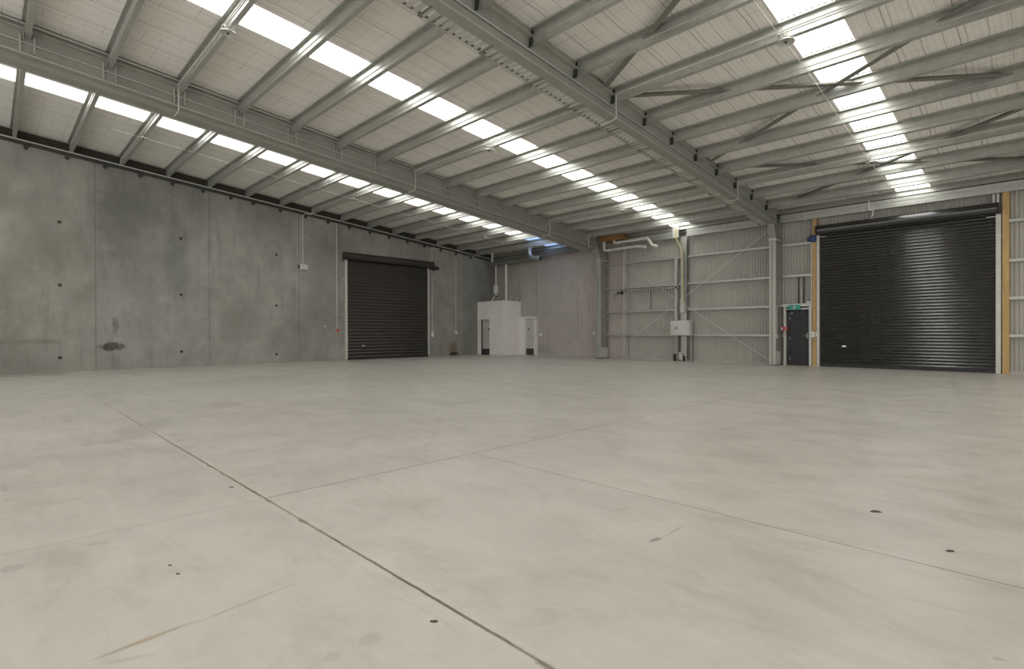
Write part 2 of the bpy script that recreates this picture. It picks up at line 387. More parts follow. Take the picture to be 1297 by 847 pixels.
# dark strip painting in the shade above the side wall, pale ledger below it
def along(x0,x1,za,zb,y0=YF,y1=D):   # bar along Y following the roof, z measured at Y=0
    return MB().prism([(y0,za-PIT*y0),(y1,za-PIT*y1),(y1,zb-PIT*y1),(y0,zb-PIT*y0)],(x0,0,0),(x1,0,0),(0,1,0),(0,0,1))
struct(along(L-.16,L-.12,7.33,7.75).build('shade_strip',M['eave_dark']),'dark strip painted as the shade between the side wall top and the roof','trim')
lg=along(L-.1,L+.06,7.27,7.385).build('wall_ledger',M['dark_steel'])
tag(lg,'dark steel ledger angle along the top of the left concrete wall','ledger')
tp=MB().tube([(L+.075,YF,7.395-PIT*YF),(L+.075,D-.3,7.395-PIT*(D-.3))],.022,8).build('service_pipe',M['conduit_grey'],smooth=True)
tag(tp,'long pale pipe running along the top of the left concrete wall','pipe')
for i,y in enumerate([.893,1.884,2.888,3.872,4.86,5.857,6.843,7.67,8.76,9.84,10.86,11.9,12.95,14.0,15.05,16.1,17.15,18.2,19.25]):
    b=MB().bbox(L,L+.09,y-.055,y+.055,7.17-PIT*y,7.27-PIT*y,.008).prism([(0,0),(.07,0),(0,-.05)],(L,y-.012,7.17-PIT*y),(L,y+.012,7.17-PIT*y),(1,0,0),(0,0,1)).build('wall_bracket',M['dark_steel'],loc=(L,y,7.17-PIT*y))
    tag(b,'small dark bracket under the ledger of the left wall, %s from the front left'%(ordw(i+1) if i<18 else 'nineteenth'),'bracket','brackets along the top of the left wall')

# ------------------------------------------------------------------ purlins
SV=Vector((0,math.cos(ANG),-math.sin(ANG))); NV=Vector((0,math.sin(ANG),math.cos(ANG)))
ZPROF=thick([(-.078,-.024),(-.078,0),(0,0),(0,-.080),(-.014,-.092),(-.014,-.190),(0,-.202),(0,-.288),(.085,-.288),(.085,-.262)],-.004)
BAYS=[('left',L+.0,R1-.006,range(-6,12),'beside the concrete side wall'),('middle',R1+.006,R2-.006,range(-6,12),'between the two visible rafters'),('right',R2+.006,R3-.006,range(-1,12),'over the large roller door')]
for nm,x0,x1,ks,where in BAYS:
    proto=None; fc=None
    for k in reversed(list(ks)):
        y=PY(k); loc=Vector((x0,y,zt(y)))
        if proto is None:
            m=MB(); m.prism(ZPROF,(0,0,0),(x1-x0,0,0),SV,NV)
            proto=m.build('roof_purlin',M['galvanised']); o=proto
        else:
            o=proto.copy(); COL.objects.link(o)
        o.location=loc
        if fc is None:
            q=MB(); sx=SKY[{'left':0,'middle':1,'right':2}[nm]]; xx=sx[0]+.03
            comb=[]
            while xx<sx[1]-.05:
                comb+=[(xx-x0,.008),(xx-x0+.012,.044),(xx-x0+.050,.044),(xx-x0+.062,.008)]; xx+=.098
            comb=[(comb[0][0],0)]+comb+[(comb[-1][0],0)]
            q.prism(comb,-SV*.075,-SV*.045,(1,0,0),NV)
            fc=q.build('profile_closure',M['brace_steel'])
            f_=fc
        else:
            f_=fc.copy(); COL.objects.link(f_)
        f_.parent=o; f_.location=(0,0,0)
        tag(o,'galvanised roof purlin %s, %s from the back wall'%(where,ordw(12-k)),'purlin','roof purlins '+where)

# ------------------------------------------------------------------ rafters
def rafter(x,y1,label,full=True):
    root=empty('steel_rafter',(x,y1,zt(y1)-.7)); tag(root,label,'rafter')
    y0=YF
    def bar(xa,xb,za,zb): return along(xa,xb,za,zb,y0,y1)
    bar(x-.006,x+.006,7.05,7.56).build('web',M['rafter_steel'],root)
    bar(x-.115,x+.115,7.035,7.055).build('bottom_flange',M['rafter_steel'],root)
    along(x+.108,x+.122,7.030,7.062,y0,y1).build('flange_glint',M['galvanised'],root)  # added pale strip imitating the bright, lit edge of the flange
    bar(x-.115,x+.115,7.543,7.565).build('top_flange',M['flange_steel'],root)
    bar(x-.05,x+.05,7.565,7.71).build('packer_rail',M['rafter_steel'],root)
    MB().tube([(x+.03,y0,7.305-PIT*y0),(x+.03,y1-.1,7.305-PIT*(y1-.1))],.020,8).build('web_rail',M['galvanised'],root,smooth=True)
    if x==R1: MB().tube([(x+.115,y0,7.655-PIT*y0),(x+.115,y1-.1,7.655-PIT*(y1-.1))],.024,8).build('upper_rail',M['galvanised'],root,smooth=True)
    for k in range(-5,11):
        y=PY(k)
        c=MB()
        for dy in ((-.11,.11) if x==R1 else ()):
            c.box(x+.007,x+.06,y+dy-.018,y+dy+.018,zt(y)-.60,zt(y)-.24)
            c.box(x-.016,x-.007,y+dy-.022,y+dy+.022,zt(y)-.56,zt(y)-.10)
        c.prism([(-.034,-.35),(-.020,-.35),(-.020,-.03),(-.034,-.03)],(x+.007,y,zt(y)),(x+.10,y,zt(y)),SV,NV); c.box(x-.085,x-.007,y-.012,y-.004,zt(y)-.34,zt(y)-.03)
        for dz in (.10,.22):
            for s in (-1,1): c.lathe([(.016,0),(.016,.012)],(x+s*.055,y-.012,zt(y)-dz),(0,-1,0),6)
        c.build('purlin_cleat',M['flange_steel' if x==R1 else 'dark_steel'],root)
    return root
rafter(R1,D-.45,'grey steel roof rafter nearer the concrete side wall, ending above the white pipes')
rafter(R2,D-.45,'grey steel roof rafter overhead, ending beside the black exit door')
rafter(R3,D-.45,'grey steel roof rafter beyond the right edge, over the large roller door')

# cable trays hung on the far side of each rafter's bottom flange
def tray(x0,x1,z0,label,grp):
    y0,y1=YF,D-.9
    root=empty('cable_tray',((x0+x1)/2,y1,z0-PIT*y1)); tag(root,label,'cable tray',grp)
    m=MB()
    for xa,xb in ((x0,x0+.012),(x1-.012,x1)):
        m.prism([(y0,z0-PIT*y0),(y1,z0-PIT*y1),(y1,z0+.06-PIT*y1),(y0,z0+.06-PIT*y0)],(xa,0,0),(xb,0,0),(0,1,0),(0,0,1))
    m.build('side_rail',M['galvanised'],root)
    s=MB(); y=2.0
    while y<y1:
        s.box(x0+.01,x1-.01,y-.05,y+.05,z0+.004-PIT*y,z0+.010-PIT*y); y+=.145
    s.build('slotted_base',M['zinc_flat'],root)
    for k in range(-4,11):
        y=PY(k)+.45
        MB().box(x0-.02,x1+.03,y-.02,y+.02,z0-.012-PIT*y,z0-PIT*y).box(x0-.02,x0-.005,y-.02,y+.02,z0-.012-PIT*y,z0+.1-PIT*y).lathe([(.02,0),(.02,.05)],(x0+.05,y,z0-.06-PIT*y),(0,0,1),8).build('hanger',M['brace_steel'],root)
    return root
tray(R2-.42,R2-.116,7.03,'slotted cable tray along the left side of the rafter overhead','cable trays along the rafters')
tk=along(R1-.50,R1-.116,6.93,7.03,YF,D-.9).build('cable_trunking',M['rafter_steel'],loc=(R1-.3,D-.9,5.0))
tag(tk,'closed steel trunking along the far side of the rafter nearer the concrete wall','trunking')

# roof bracing
for i,(a,b,lab) in enumerate((((-6.80,9.72),(.88,5.10),'nearest roof brace, rising to the top edge from the rafter overhead'),((-6.80,10.26),(.88,15.02),'roof brace starting at the pale conduit drop on the overhead rafter'),
        ((-6.80,14.95),(.88,10.22),'roof brace crossing the skylight above the middle of the right bay'),((-6.80,15.50),(.88,20.15),'roof brace leading from mid rafter to the far right eave'),((-6.80,20.20),(.88,15.30),'farthest roof brace, rising from the column top by the exit door'))):
    A=Vector((a[0],a[1],7.56-PIT*a[1])); B=Vector((b[0],b[1],7.56-PIT*b[1])); d=(B-A).normalized(); sd=d.cross(NV).normalized()
    br=MB().prism([(-.06,0),(.06,0),(.06,.008),(-.052,.008),(-.052,.10),(-.06,.10)],A,B,sd,NV).build('roof_brace',M['brace_steel'],loc=A)
    tag(br,'dark steel angle '+lab,'brace','diagonal braces in the roof over the roller door')

# ------------------------------------------------------------------ detectors, their conduits and wires
def detector(x,k,label):
    y=PY(k)-.02; z=zt(y)-.288
    root=empty('heat_detector',(x,y,z)); tag(root,label,'detector','disc detectors under the roof')
    MB().box(x-.02,x+.02,y-.03,y+.06,z-.035,z).box(x-.018,x+.018,y-.045,y-.03,z-.035,z+.08).lathe([(.022,0),(.022,.035)],(x,y,z-.065),(0,0,1),10).build('bracket',M['galvanised'],root)
    MB().lathe([(.001,-.004),(.125,-.004),(.142,-.016),(.148,-.014),(.140,.004),(.03,.010),(.001,.010)],(x,y,z-.075),(0,.05,1),28).build('collector_disc',M['zinc_flat'],root,smooth=True)
    MB().lathe([(.024,0),(.026,-.006),(.018,-.02),(.012,-.03)],(x,y,z-.079),(0,.05,1),12).build('sensor_head',M['black_plastic'],root,smooth=True)
    MB().tube(rounded([(x-.09,y-.05,z+.06),(x-.03,y-.05,z+.06),(x,y-.05,z+.02)],.04),.012,6).lathe([(.03,0),(.03,.045)],(x-.10,y-.075,z+.08),(0,1,0),12).build('gland',M['galvanised'],root,smooth=True)
wh={'left':'beside the concrete side wall','middle':'between the two rafters','right':'left of the right skylight'}
for nm,x in (('left',-18.80),('middle',-11.05),('right',-3.20)):
    for k,w in ((-2,'nearest'),(3,'middle'),(8,'farthest')):
        if nm=='right' and k==-2: continue
        detector(x,k,'round disc detector under a purlin %s, the %s one'%(wh[nm],'nearer' if (nm=='right' and k==3) else w))
    for k in (-2,3,8):
        if nm=='right' and k==-2: continue
        y=PY(k); z=zt(y)
        xa={'left':L+.10,'middle':R1+.14,'right':R2+.14}[nm]; xe={'left':R1-.14,'middle':R2-.14,'right':.85}[nm]
        yy=y-.035; zz=z-.145
        pts=[(xe,yy,zz),(xa,yy,zz)]
        if nm!='left': zd={'middle':.79,'right':.715}[nm]; pts+=[(xa,yy,z-zd+.015),(xa-.12,yy,z-zd),(xa-.42,yy,z-zd)]
        else: pts+=[(xa,yy,z-.33)]
        c=MB().tube(rounded(pts,.05),.013,8).build('electrical_conduit',M['pvc_pipe'],smooth=True)
        tag(c,'thin pale conduit on the detector purlin %s, the %s one'%({'left':'beside the concrete wall','middle':'between the two rafters','right':'over the large roller door'}[nm],{-2:'nearest',3:'middle' if nm!='right' else 'nearer',8:'farthest'}[k]),'conduit','conduits along the purlins')
c=MB().tube([(R1+.15,PY(10)-.035,zt(PY(10))-.15),(R1+.15,PY(10)-.035,zt(PY(10))-.80)],.014,8).build('electrical_conduit',M['pvc_pipe'],smooth=True)
tag(c,'short pale conduit drop at the far end of the left rafter','conduit')
for x,lab,y1 in ((-18.9,'above the concrete side wall',20.2),(-3.24,'left of the skylight over the roller door',20.6)):
    w=MB()
    n=24; y0=2.6 if x<-10 else -4
    pts=[(x+.02*math.sin(i*.9),y0+(y1-y0)*i/n,zt(y0+(y1-y0)*i/n)-.315-.01*math.sin(i*math.pi*.5)) for i in range(n+1)]
    tag(w.tube(pts,.006,6).build('signal_wire',M['pvc_pipe']),'thin pale wire slung under the purlins '+lab,'wire')

# ------------------------------------------------------------------ columns
def column(x,label):
    root=empty('steel_column',(x,D-.35,0)); tag(root,label,'column')
    yf,yb=D-.66,D-.06
    MB().box(x-.006,x+.006,yf,yb,.012,4.66).prism([(yf,4.66),(yb,4.66),(yb,5.75),(yf-.42,5.75-.0),(yf-.42,5.62)],(x-.006,0,0),(x+.006,0,0),(0,1,0),(0,0,1)).build('web',M['rafter_steel'],root)
    MB().box(x-.115,x+.115,yf-.008,yf+.008,.012,4.66).prism([(yf-.008,4.66),(yf+.008,4.66),(yf-.40,5.70),(yf-.42,5.66)],(x-.115,0,0),(x+.115,0,0),(0,1,0),(0,0,1)).build('front_flange',M['rafter_steel'],root)
    MB().box(x-.115,x+.115,yb-.008,yb+.008,.012,5.60).build('rear_flange',M['rafter_steel'],root)
    MB().box(x-.115,x+.115,yf-.02,yb,4.62,4.66).box(x-.13,x+.13,yf-.05,yf+.02,4.60,4.68).build('knee_stiffener',M['zinc_flat'],root)
    MB().box(x-.112,x-.040,yf-.022,yf-.008,.02,4.60).box(x+.010,x+.112,yf-.022,yf-.008,.02,4.60).build('cover_strip',M['flange_steel'],root)
    MB().bbox(x-.16,x+.16,yf-.06,yb+.02,0,.022,.004).build('base_plate',M['dark_steel'],root)
    MB().bbox(x+.01,x+.112,yf+.02,yb-.01,.022,.52,.01).build('concrete_plinth',M['plinth'],root)
column(-14.73,'grey steel portal column at the left end of the ribbed cladding')
column(-6.95,'grey steel portal column just left of the black exit door')

# ------------------------------------------------------------------ girts, eave members and posts of the back wall
CPROF=lambda d,h,t=.006: thick([(-d,.02-h/2),(-d,-h/2),(0,-h/2),(0,h/2),(-d,h/2),(-d,h/2-.02)],t)
def girt(x0,x1,z,label,y=D,d=.18,h=.085,mat='galvanised',name='wall_girt',grp='girts of the clad back wall'):
    m=MB().prism([(0,-h/2),(-d,-h/2),(-d,h/2),(0,h/2),(0,h/2-.006),(-d+.006,h/2-.006),(-d+.006,-h/2+.006),(0,-h/2+.006)],(x0,y,z),(x1,y,z),(0,1,0),(0,0,1))
    return tag(m.build(name,M[mat],loc=(x0,y,z)),label,'girt',grp)
HN=['lowest','second','third','topmost']
for i,z in enumerate((1.105,2.19,3.285,4.435)):
    girt(R1+.12,-10.82,z,'%s horizontal steel girt between the left column and the cable post'%HN[i])
    girt(-10.52,R2-.12,z,'%s horizontal steel girt between the cable post and the right column'%HN[i])
    girt(-.63,2.2,z,'%s horizontal steel girt right of the large roller door'%HN[i])
    if i>1: girt(R2+.12,-5.76,z,'%s of the two girts above the black exit door'%('lower' if i==2 else 'upper'))
girt(R2+.12,-6.73,1.105,'short horizontal girt left of the black exit door')
def eave(x0,x1,label,z0=5.27,mt='galvanised'):
    m=MB()
    m.prism(thick([(.075,.02),(.075,0),(0,0),(0,.10),(.012,.112),(.012,.17),(0,.182),(0,.27),(.075,.27)],.004),(x0,D-.30,z0),(x1,D-.30,z0),(0,1,0),(0,0,1))
    tag(m.build('eave_beam',M[mt],loc=(x0,D-.30,z0)),label,'eave beam','eave beams along the back wall')
eave(L+.05,R1-.12,'eave beam with shade painted into its colour, over the pale concrete part of the back wall',mt='brace_steel')  # galvanised beam too; the darker material paints in its shade
eave(R1+.12,-10.87,'galvanised eave beam behind the two white pipes')
eave(-10.50,R2-.12,'bright galvanised eave beam between the cable post and the right column')
eave(R2+.12,R3-.1,'galvanised eave beam over the large roller door')
struct(MB().box(L,XR,D-.28,D+.02,5.545,5.585).build('trim_2',M['eave_dark']),'dark eave lining at the top of the back wall','trim')
def post(x0,x1,y0,y1,z1,label,z0=0,mat='rafter_steel',name='wall_post'):
    m=MB().prism([(x0,y0),(x1,y0),(x1,y0+.006),(x0+.006,y0+.006),(x0+.006,y1-.006),(x1,y1-.006),(x1,y1),(x0,y1)],(0,0,z0),(0,0,z1),(1,0,0),(0,1,0))
    return tag(m.build(name,M[mat],loc=(x0,y0,z0)),label,'post')
post(-13.62,-13.55,D-.30,D-.06,5.27,'tall thin steel post behind the white pipes, where the concrete meets the ribs',mat='zinc_flat')
post(-11.03,-10.94,D-.30,D-.19,4.40,'thin pale steel post just left of the cable drop',1.75,mat='zinc_flat')
post(-10.80,-10.54,D-.22,D-.02,5.30,'wide steel post behind the cable drop and grey electrical box',mat='flange_steel')
# cross bracing straps
for (a,b,lab) in (((-13.35,4.17),(R2-.15,-.25+.15),'falling to the right'),((-13.35,.85),(R2-.15,5.2),'rising to the right')):
    z=lambda x,a=a,b=b: a[1]+(b[1]-a[1])*(x-a[0])/(b[0]-a[0])
    yo=D-.188-(.009 if 'falling' in lab else 0); A=Vector((a[0],yo,a[1])); B=Vector((b[0],yo,max(.05,b[1])))
    d=(B-A).normalized(); n=Vector((0,1,0)); s_=d.cross(n)
    tag(MB().prism([(-.018,0),(.018,0),(.018,.004),(-.018,.004)],A,B,s_,n).build('brace_strap',M['zinc_flat'],loc=A),'thin steel bracing strap across the ribbed cladding, '+lab,'strap')

# ------------------------------------------------------------------ roller doors
def curtain(m,u0,u1,z0,z1,pitch,amp,place,seg=8):
    n=int(round((z1-z0)/pitch)); vs=[];fs=[]; rows=n*seg
    for i in range(rows+1):
        ph=(i%seg)/seg; z=z0+(z1-z0)*i/rows
        w=math.sin(2*math.pi*ph); o=amp*w
        vs+=[place(u0,o,z),place(u1,o,z)]
    for i in range(rows): fs.append((2*i,2*i+1,2*i+3,2*i+2))
    return m.add(vs,fs)
# left door (in the side wall): u = Y
d1=empty('door_1',(L,13.95,0)); struct(d1,'dark brown-black roller shutter in the left concrete wall','roller door')
curtain(MB(),11.72,16.26,.08,4.66,.1527,.020,lambda u,o,z:(L+.10+o,u,z)).build('curtain',M['roller_left'],d1,smooth=True)
for y0,y1 in ((11.62,11.735),(16.235,16.32)):
    g=MB()
    g.box(L+.005,L+.14,y0,y1,0,4.60)
    gd=g.build('guide_rail',M['zinc_flat'],d1)
    for z in (.5,1.3,2.1,2.9,3.7,4.3): MB().box(L,L+.02,y0-.05 if y0<13 else y1,y0 if y0<13 else y1+.05,z-.03,z+.03).build('fixing_lug',M['zinc_flat'],gd)
MB().box(L+.06,L+.145,11.72,16.26,.005,.09).box(L+.145,L+.17,11.72,16.26,.005,.03).build('bottom_bar',M['roller_left'],d1)
rp=[(.001,0)]+[(.165,0),(.175,.01)]+[(.172 if i%2 else .176,.01+.1*i) for i in range(1,48)]+[(.175,4.83),(.165,4.84),(.001,4.84)]
MB().lathe(rp,(L+.23,11.60,4.76),(0,1,0),20).build('drum',M['roller_left'],d1,smooth=True)
for y in (11.56,16.44): MB().prism([(0,-.26),(.26,-.10),(.40,-.10),(.40,.16),(.05,.18),(0,.10)],(L+.01,y,4.76),(L+.01,y+.012,4.76),(1,0,0),(0,0,1)).build('end_bracket',M['dark_steel'],d1)
MB().bbox(L+.115,L+.135,12.45,12.62,.60,.68,.004).build('lock',M['chrome'],d1)
mo=MB(); mo.tube([(L+.24,16.47,4.62),(L+.24,16.80,4.62)],.085,14).bbox(L+.14,L+.34,16.48,16.62,4.48,4.76,.02).tube([(L+.24,16.78,4.62),(L+.24,16.87,4.62)],.045,10)
mo.build('motor',M['black_plastic'],d1,smooth=True)
# right door: u = X
d2=empty('door_2',(-3.2,D-.15,0)); struct(d2,'large glossy black roller shutter in the back wall','roller door')
YC=D-.16
curtain(MB(),-5.555,-.895,.10,4.68,.1018,.016,lambda u,o,z:(u,YC-o,z)).build('curtain',M['roller_right'],d2,smooth=True)
for x0,x1 in ((-5.62,-5.535),(-.915,-.80)):
    gd=MB().bbox(x0,x1,YC-.055,YC+.08,0,4.66,.004).build('guide_rail',M['zinc_flat'],d2)
    for z in (.55,1.15,2.2,3.2,4.0): MB().box(x0-.05 if x0<-3 else x1,x0 if x0<-3 else x1+.05,YC+.02,YC+.04,z-.03,z+.03).build('fixing_lug',M['zinc_flat'],gd)
MB().box(-5.55,-.90,YC-.02,YC+.03,.005,.11).box(-5.55,-.90,YC-.03,YC-.02,.005,.035).build('bottom_bar',M['door_black'],d2)
rp=[(.001,0),(.16,0),(.17,.01)]+[(.166 if i%2 else .172,.01+.1*i) for i in range(1,47)]+[(.17,4.70),(.16,4.71),(.001,4.71)]
MB().lathe(rp,(-5.58,YC-.07,4.83),(1,0,0),20).build('drum',M['roller_right'],d2,smooth=True)
for x in (-5.61,-.865): MB().prism([(.2,-.20),(-.16,-.12),(-.24,-.10),(-.24,.14),(.2,.17)],(x,YC-.04,4.83),(x+.012,YC-.04,4.83),(0,1,0),(0,0,1)).build('end_bracket',M['dark_steel'],d2)
MB().bbox(-4.84,-4.72,YC-.045,YC-.015,.70,.76,.004).build('lock',M['chrome'],d2)
for x0,x1 in ((-5.535,-5.33),(-1.12,-.915)): MB().box(x0,x1,YC-.075,YC-.05,4.585,4.605).build('curtain_stop',M['zinc_flat'],d2)
MB().tube([(-5.63,YC-.07,4.55),(-5.90,YC-.07,4.55)],.08,14).bbox(-5.82,-5.64,YC-.17,YC+.02,4.44,4.68,.02).build('motor',M['blue_paint'],d2,smooth=True)
for x,lab in ((-.90,'right'),):
    MB().bbox(-.99,-.93,YC-.02,YC+.04,5.0,5.27,.004).bbox(-.90,-.84,YC-.02,YC+.04,5.0,5.27,.004).build('hanger_post',M['zinc_flat'],d2)
# timber jambs
for x0,x1,lab in ((-5.755,-5.635,'left of the large roller door, beside the exit door'),(-.775,-.625,'right of the large roller door')):
    tag(MB().bbox(x0,x1,D-.21,D-.02,.0,5.27,.004).build('timber_post',M['timber'],loc=(x0,D-.1,0)),'yellow pine timber post '+lab,'post','timber jamb posts')

# ------------------------------------------------------------------ exit door
d3=empty('door_3',(-6.2,D-.14,0)); struct(d3,'black personnel exit door with lever handle','door')
YD=D-.13
MB().bbox(-6.515,-5.885,YD,YD+.045,.015,1.985,.004).build('leaf',M['door_black'],d3)
fr=MB().box(-6.62,-6.515,YD-.02,YD+.09,0,2.05).box(-5.885,-5.86,YD-.02,YD+.09,0,2.05).box(-6.62,-5.86,YD-.02,YD+.09,1.985,2.05).build('frame',M['door_black'],d3)
for z in (.25,1.0,1.72): MB().box(-6.528,-6.512,YD-.024,YD-.004,z-.05,z+.05).build('hinge',M['flange_steel'],d3)
MB().box(-5.965,-5.925,YD-.010,YD,1.0,1.18).build('lock_plate',M['conduit_grey'],d3)
MB().tube(rounded([(-5.95,YD,1.09),(-5.95,YD-.06,1.09),(-6.07,YD-.06,1.09)],.03),.011,8).build('lever_handle',M['chrome'],d3,smooth=True)
MB().bbox(-6.42,-6.12,YD-.05,YD,1.70,1.74,.006).build('closer_arm',M['black_plastic'],d3)
MB().bbox(-6.50,-6.42,YD-.03,YD,1.90,1.93,.004).build('closer_shoe',M['flange_steel'],d3)
ds=empty('door_surround',(-6.2,D-.2,0)); tag(ds,'galvanised stud surround of the black exit door','door frame')
for x0,x1 in ((-6.715,-6.635),(-5.865,-5.775)): MB().bbox(x0,x1,D-.24,D-.05,0,2.24,.004).build('stud',M['zinc_flat'],ds)
MB().bbox(-6.785,-5.765,D-.245,D-.065,2.15,2.26,.004).build('header',M['zinc_flat'],ds)
MB().bbox(-6.635,-5.865,D-.22,D-.06,2.045,2.10,.004).build('lintel',M['zinc_flat'],ds)
MB().box(-6.635,-5.865,D-.10,D-.06,2.10,2.15).build('head_infill',M['eave_dark'],ds)
# exit sign with running figure
es=empty('exit_sign',(-6.33,D-.28,2.03)); tag(es,'small green exit sign with white running figure above the black door','sign')
x0,x1,z0,z1,ys=-6.54,-6.13,2.035,2.215,D-.29
MB().bbox(x0,x1,ys,ys+.04,z0,z1,.006).build('sign_case',M['sign_green'],es)
fg=MB(); yy=ys-.003; cx=(x0+x1)/2; cz=(z0+z1)/2
fg.lathe([(.017,0),(.017,.003)],(cx+.012,yy,cz+.062),(0,1,0),12)
def limb(p,w):
    for a,b in zip(p,p[1:]):
        A=Vector((cx+a[0],yy,cz+a[1])); B=Vector((cx+b[0],yy,cz+b[1])); d=(B-A).normalized(); s_=d.cross(Vector((0,1,0)))
        fg.prism([(-w,0),(w,0),(w,.003),(-w,.003)],A-d*w*.5,B+d*w*.5,s_,(0,1,0))
limb([(.004,.04),(-.008,-.008)],.016); limb([(-.008,-.01),(.030,-.025),(.022,-.068)],.009); limb([(-.010,-.01),(-.022,-.042),(-.062,-.046)],.009)
limb([(.004,.036),(.038,.02),(.058,.034)],.007); limb([(.002,.036),(-.034,.03),(-.045,.0)],.007)
fg.build('running_figure',M['sign_white'],es)
MB().box(cx-.075,cx+.075,ys-.0015,ys+.001,z0+.012,z1-.012).build('figure_panel',M['sign_white'],es) if False else None
MB().box(cx-.02,cx+.02,ys+.01,ys+.04,z1,z1+.02).build('mount',M['zinc_flat'],es)
# fire call point, isolator, conduits by the door
cp=empty('fire_call_point',(-6.69,D-.28,1.25)); tag(cp,'red and white fire call point on the stud left of the black door','call point')
MB().bbox(-6.80,-6.67,D-.29,D-.241,1.27,1.43,.006).build('sign_plate',M['red_plastic'],cp)
MB().box(-6.785,-6.725,D-.293,D-.289,1.31,1.39).build('break_glass',M['sign_white'],cp)
MB().bbox(-6.632,-6.565,D-.27,D-.21,1.27,1.43,.006).build('alarm_box',M['red_plastic'],cp)
iso=empty('isolator_switch',(-5.72,D-.28,1.04)); tag(iso,'pale grey isolator switch box between the black door and roller door','switch')
MB().bbox(-5.84,-5.66,D-.30,D-.245,1.03,1.24,.01).build('case',M['white_plastic'],iso)
MB().lathe([(.035,0),(.035,.02),(.02,.03)],(-5.75,D-.30,1.14),(0,-1,0),14).build('rotary_knob',M['panel_grey'],iso,smooth=True)
MB().bbox(-5.64,-5.58,D-.27,D-.23,1.07,1.22,.008).build('terminal',M['white_plastic'],iso)
tag(MB().tube([(-5.775,D-.275,1.24),(-5.775,D-.275,4.42)],.018,8).build('electrical_conduit',M['pvc_pipe'],smooth=True),'pale conduit climbing from the isolator beside the timber post','conduit')
so=empty('socket_outlet',(-6.80,D-.40,1.05)); tag(so,'white outlet on a short conduit left of the black door','outlet')
MB().bbox(-6.94,-6.845,D-.47,D-.41,.99,1.12,.008).build('box',M['white_plastic'],so)
MB().tube(rounded([(-6.88,D-.44,1.12),(-6.88,D-.44,2.20),(-6.80,D-.30,2.20)],.05),.014,8).build('conduit',M['pvc_pipe'],so,smooth=True)
for i,(x,z0,z1,r,mt,lab) in enumerate(((-6.25,2.26,3.24,.020,'dark_steel','left of the two dark conduits above the exit door'),(-6.075,2.26,3.24,.020,'dark_steel','right of the two dark conduits above the exit door'),(-6.165,2.26,2.75,.016,'pvc_pipe','short pale conduit above the green exit sign'))):
    tag(MB().tube([(x,D-.05,z0),(x,D-.05,z1)],r,8).lathe([(r*1.6,0),(r*1.6,.05)],(x,D-.05,z1),(0,0,1),10).build('electrical_conduit',M[mt],smooth=True),lab,'conduit')
hb=empty('emergency_fitting',(-5.83,D-.27,2.27)); tag(hb,'small white fitting on the header right of the exit sign','fitting')
MB().bbox(-5.93,-5.80,D-.30,D-.2,2.262,2.33,.008).build('case',M['white_plastic'],hb)
MB().tube([(-5.86,D-.25,2.33),(-5.86,D-.25,2.40)],.012,8).build('gland',M['dark_steel'],hb)
# cable hooks hanging from the eave over the big door
for (pts,lab) in (([(-4.02,D-.33,5.60),(-4.02,D-.33,5.28),(-3.90,D-.33,5.24),(-3.97,D-.26,5.00)],'bent pale conduit dropping from the eave to the large roller door'),([(-5.95,D-.36,5.52),(-5.95,D-.36,5.24),(-5.90,D-.32,5.22)],'short pale conduit stub under the eave beside the timber post')):
    tag(MB().tube(rounded(pts,.03),.016,8).build('electrical_conduit',M['pvc_pipe'],smooth=True),lab,'conduit')

# ------------------------------------------------------------------ electrical board and cable drop
eb=empty('electrical_board',(-10.7,D-.42,1.08)); tag(eb,'grey electrical distribution board on the ribbed back wall','electrical board')
YBx=D-.46
MB().bbox(-11.16,-10.30,YBx,D-.20,1.09,1.72,.01).build('cabinet',M['panel_grey'],eb)
MB().bbox(-11.14,-10.42,YBx-.018,YBx,1.11,1.70,.006).build('cabinet_door',M['panel_grey'],eb)
MB().bbox(-10.90,-10.84,YBx-.035,YBx-.016,1.37,1.45,.006).build('latch',M['dark_steel'],eb)
MB().box(-11.135,-11.03,YBx-.021,YBx-.017,1.115,1.17).build('warning_label',M['yellow_plastic'],eb)
cd=empty('cable_drop',(-10.62,D-.3,2.3)); tag(cd,'cable ladder with yellow cables dropping from the eave to the electrical board','cable ladder')
MB().bbox(-10.80,-10.60,D-.30,D-.24,2.05,2.60,.01).build('cable_duct',M['zinc_flat'],cd)
MB().tube(rounded([(-10.93,D-.42,5.75),(-10.93,D-.42,5.22),(-10.70,D-.34,4.75),(-10.66,D-.34,2.5)],.2),.035,8).build('cable_bundle',M['panel_grey'],cd,smooth=True)
MB().tube(rounded([(-10.89,D-.47,5.60),(-10.89,D-.47,5.20),(-10.66,D-.39,4.73),(-10.62,D-.39,2.42)],.2),.016,8).build('yellow_cable',M['yellow_plastic'],cd,smooth=True)
cm=MB()
for i in range(26):
    z=2.55+i*.085; cm.box(-10.70,-10.58,D-.400,D-.33,z,z+.018)
cm.build('cable_tie',M['white_plastic'],cd)
MB().bbox(-11.05,-10.78,D-.46,D-.40,5.22,5.76,.01).build('head_duct',M['zinc_flat'],cd)
tag(MB().tube([(-10.24,D-.26,.0),(-10.24,D-.26,1.10)],.018,10).build('conduit_riser',M['dark_steel'],smooth=True),'dark conduit riser under the right end of the electrical board','conduit')
post(-11.03,-10.88,D-.34,D-.20,1.09,'short steel post under the left end of the electrical board',mat='rafter_steel')
pb=empty('floor_conduit_bank',(-10.7,D-.3,0)); tag(pb,'low cluster of conduit bends on the floor below the electrical board','conduit')
MB().bbox(-11.05,-10.95,D-.42,D-.34,0,.30,.006).build('dark_riser',M['black_plastic'],pb)
MB().bbox(-10.86,-10.70,D-.32,D-.24,.06,.34,.01).build('pull_box',M['panel_grey'],pb)
